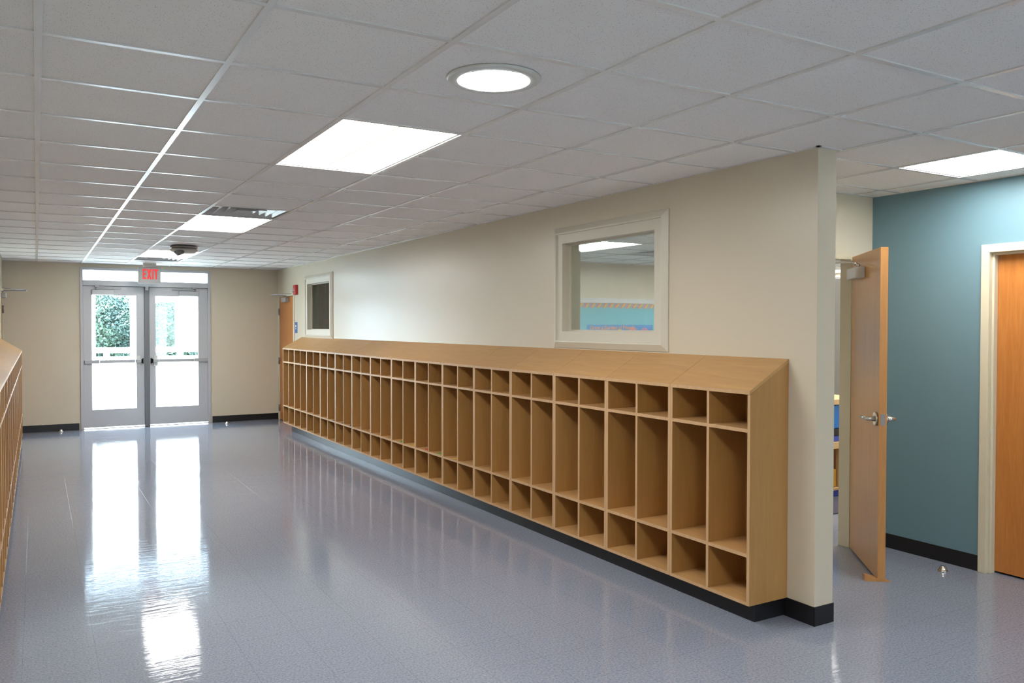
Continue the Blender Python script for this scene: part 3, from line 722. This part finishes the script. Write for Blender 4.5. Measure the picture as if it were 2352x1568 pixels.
# ------------------------------------------------------------------ outside, beyond the exit doors
tag(MB().box(-12, 16, YF+.14, 17.2, -.14, -.012).build('porch_slab', M_CONC), 'bright sunlit concrete slab outside the exit doors', 'ground', kind='structure')
tag(MB().box(-40, 50, 17.2, 80, -.4, -.2).build('lawn', M_GRASS), 'pale lawn beyond the porch', 'ground', kind='structure')
pr = empty('porch_railing', (1.5, 16.5, 0), 'white porch parapet with a slotted top rail outside the exit doors', 'railing')
def PR(nm, *b): return MB().box(*b).build(nm, M_WHITEOUT, pr)
PR('parapet', -3, 7, 16.45, 16.60, -.012, 1.00); PR('top_rail', -3, 7, 16.42, 16.62, 1.07, 1.165)
for x in (-1.5, .1, .78, 1.05, 1.75, 2.30, 2.9, 4.2, 6.): PR('baluster', x, x+.10, 16.48, 16.58, 1.00, 1.07)
def post(x0, x1, label):
    p = empty('porch_post', ((x0+x1)/2, 16.3, 0), label, 'post', 'white porch posts')
    MB().box(x0, x1, 16.22, 16.38, -.012, 2.62).build('shaft', M_WHITEOUT, p); MB().box(x0-.02, x1+.02, 16.20, 16.40, -.012, .12).build('post_base', M_WHITEOUT, p)
post(.60, .905, 'broad white porch post seen at the left edge of the left door glass')
post(1.475, 1.60, 'slim white porch post seen just left of the door mullion')
bmn = tag(MB().box(-3, 7, 16.40, 16.62, 2.6205, 2.95).build('porch_beam', M_WHITEOUT, loc=(1.5, 16.5, 2.6)), 'white porch beam on top of the porch posts', 'beam')
sc = empty('porch_screen', (2.4, 16.5, 1.165), 'white framed porch screen with one hazy pane seen through the right door', 'screen')
def SC(nm, m, *b): return MB().box(*b).build(nm, m, sc)
SC('solid_panel', M_WHITEOUT, 2.262, 3.40, 16.47, 16.55, 1.166, 2.62); SC('head_panel', M_WHITEOUT, 1.602, 2.262, 16.47, 16.55, 2.005, 2.62)
SC('hazy_pane', M_HAZE, 1.975, 2.262, 16.50, 16.506, 1.166, 2.005)
hd = tag(MB().box(.906, 1.474, 16.47, 16.55, 2.125, 2.6195).build('porch_valance', M_WHITEOUT, loc=(1.2, 16.5, 2.3)), 'white valance board between the two porch posts', 'board')

def tree(x, y, h, rad, seed, label, nleaf=350):
    rnd = random.Random(seed)
    t = empty('tree', (x, y, -.2), label, 'tree', 'leafy trees beyond the porch')
    MB().tube([(x, y, -.2), (x+.1, y, h*.45), (x-.1, y+.1, h*.68)], [.13, .09, .04], 10).build('trunk', M_BARK, t)
    mb = MB()
    blobs = [(x+rnd.uniform(-.6, .6)*rad, y+rnd.uniform(-.5, .5)*rad, rnd.uniform(.03, .66)*h, rnd.uniform(.2, .32)*rad) for _ in range(46)]
    for bx_, by_, bz, br_ in blobs:
        for _ in range(nleaf):
            d = Vector((rnd.gauss(0, 1), rnd.gauss(0, 1), rnd.gauss(0, 1))).normalized()*br_*rnd.uniform(.75, 1.08)
            p = Vector((bx_, by_, bz)) + Vector((d.x, d.y, d.z*.8)); 
            if p.z < -.15: continue
            a = Vector((rnd.gauss(0, 1), rnd.gauss(0, 1), rnd.gauss(0, .5))).normalized(); b = a.cross(Vector((rnd.gauss(0, 1), rnd.gauss(0, 1), rnd.gauss(0, 1)))).normalized()
            s = rnd.uniform(.026, .05)*(1 if nleaf > 500 else 2.2)
            mb.poly([p-a*s, p+b*s*.55, p+a*s, p-b*s*.55])
    mb.build('crown', M_LEAF, t)
tree(2.2, 23.5, 2.9, 2.1, 3, 'low leafy green tree filling the upper glass of the exit doors', 1500)
tree(-4.5, 27.0, 3.2, 2.4, 8, 'low leafy tree left of the nearest tree outside the exit doors')
tree(9.5, 27.0, 3.2, 2.4, 9, 'low leafy tree right of the nearest tree outside the exit doors')
tree(2.6, 30.0, 3.6, 3.2, 11, 'leafy tree standing farther back behind the nearest tree outside', 900)
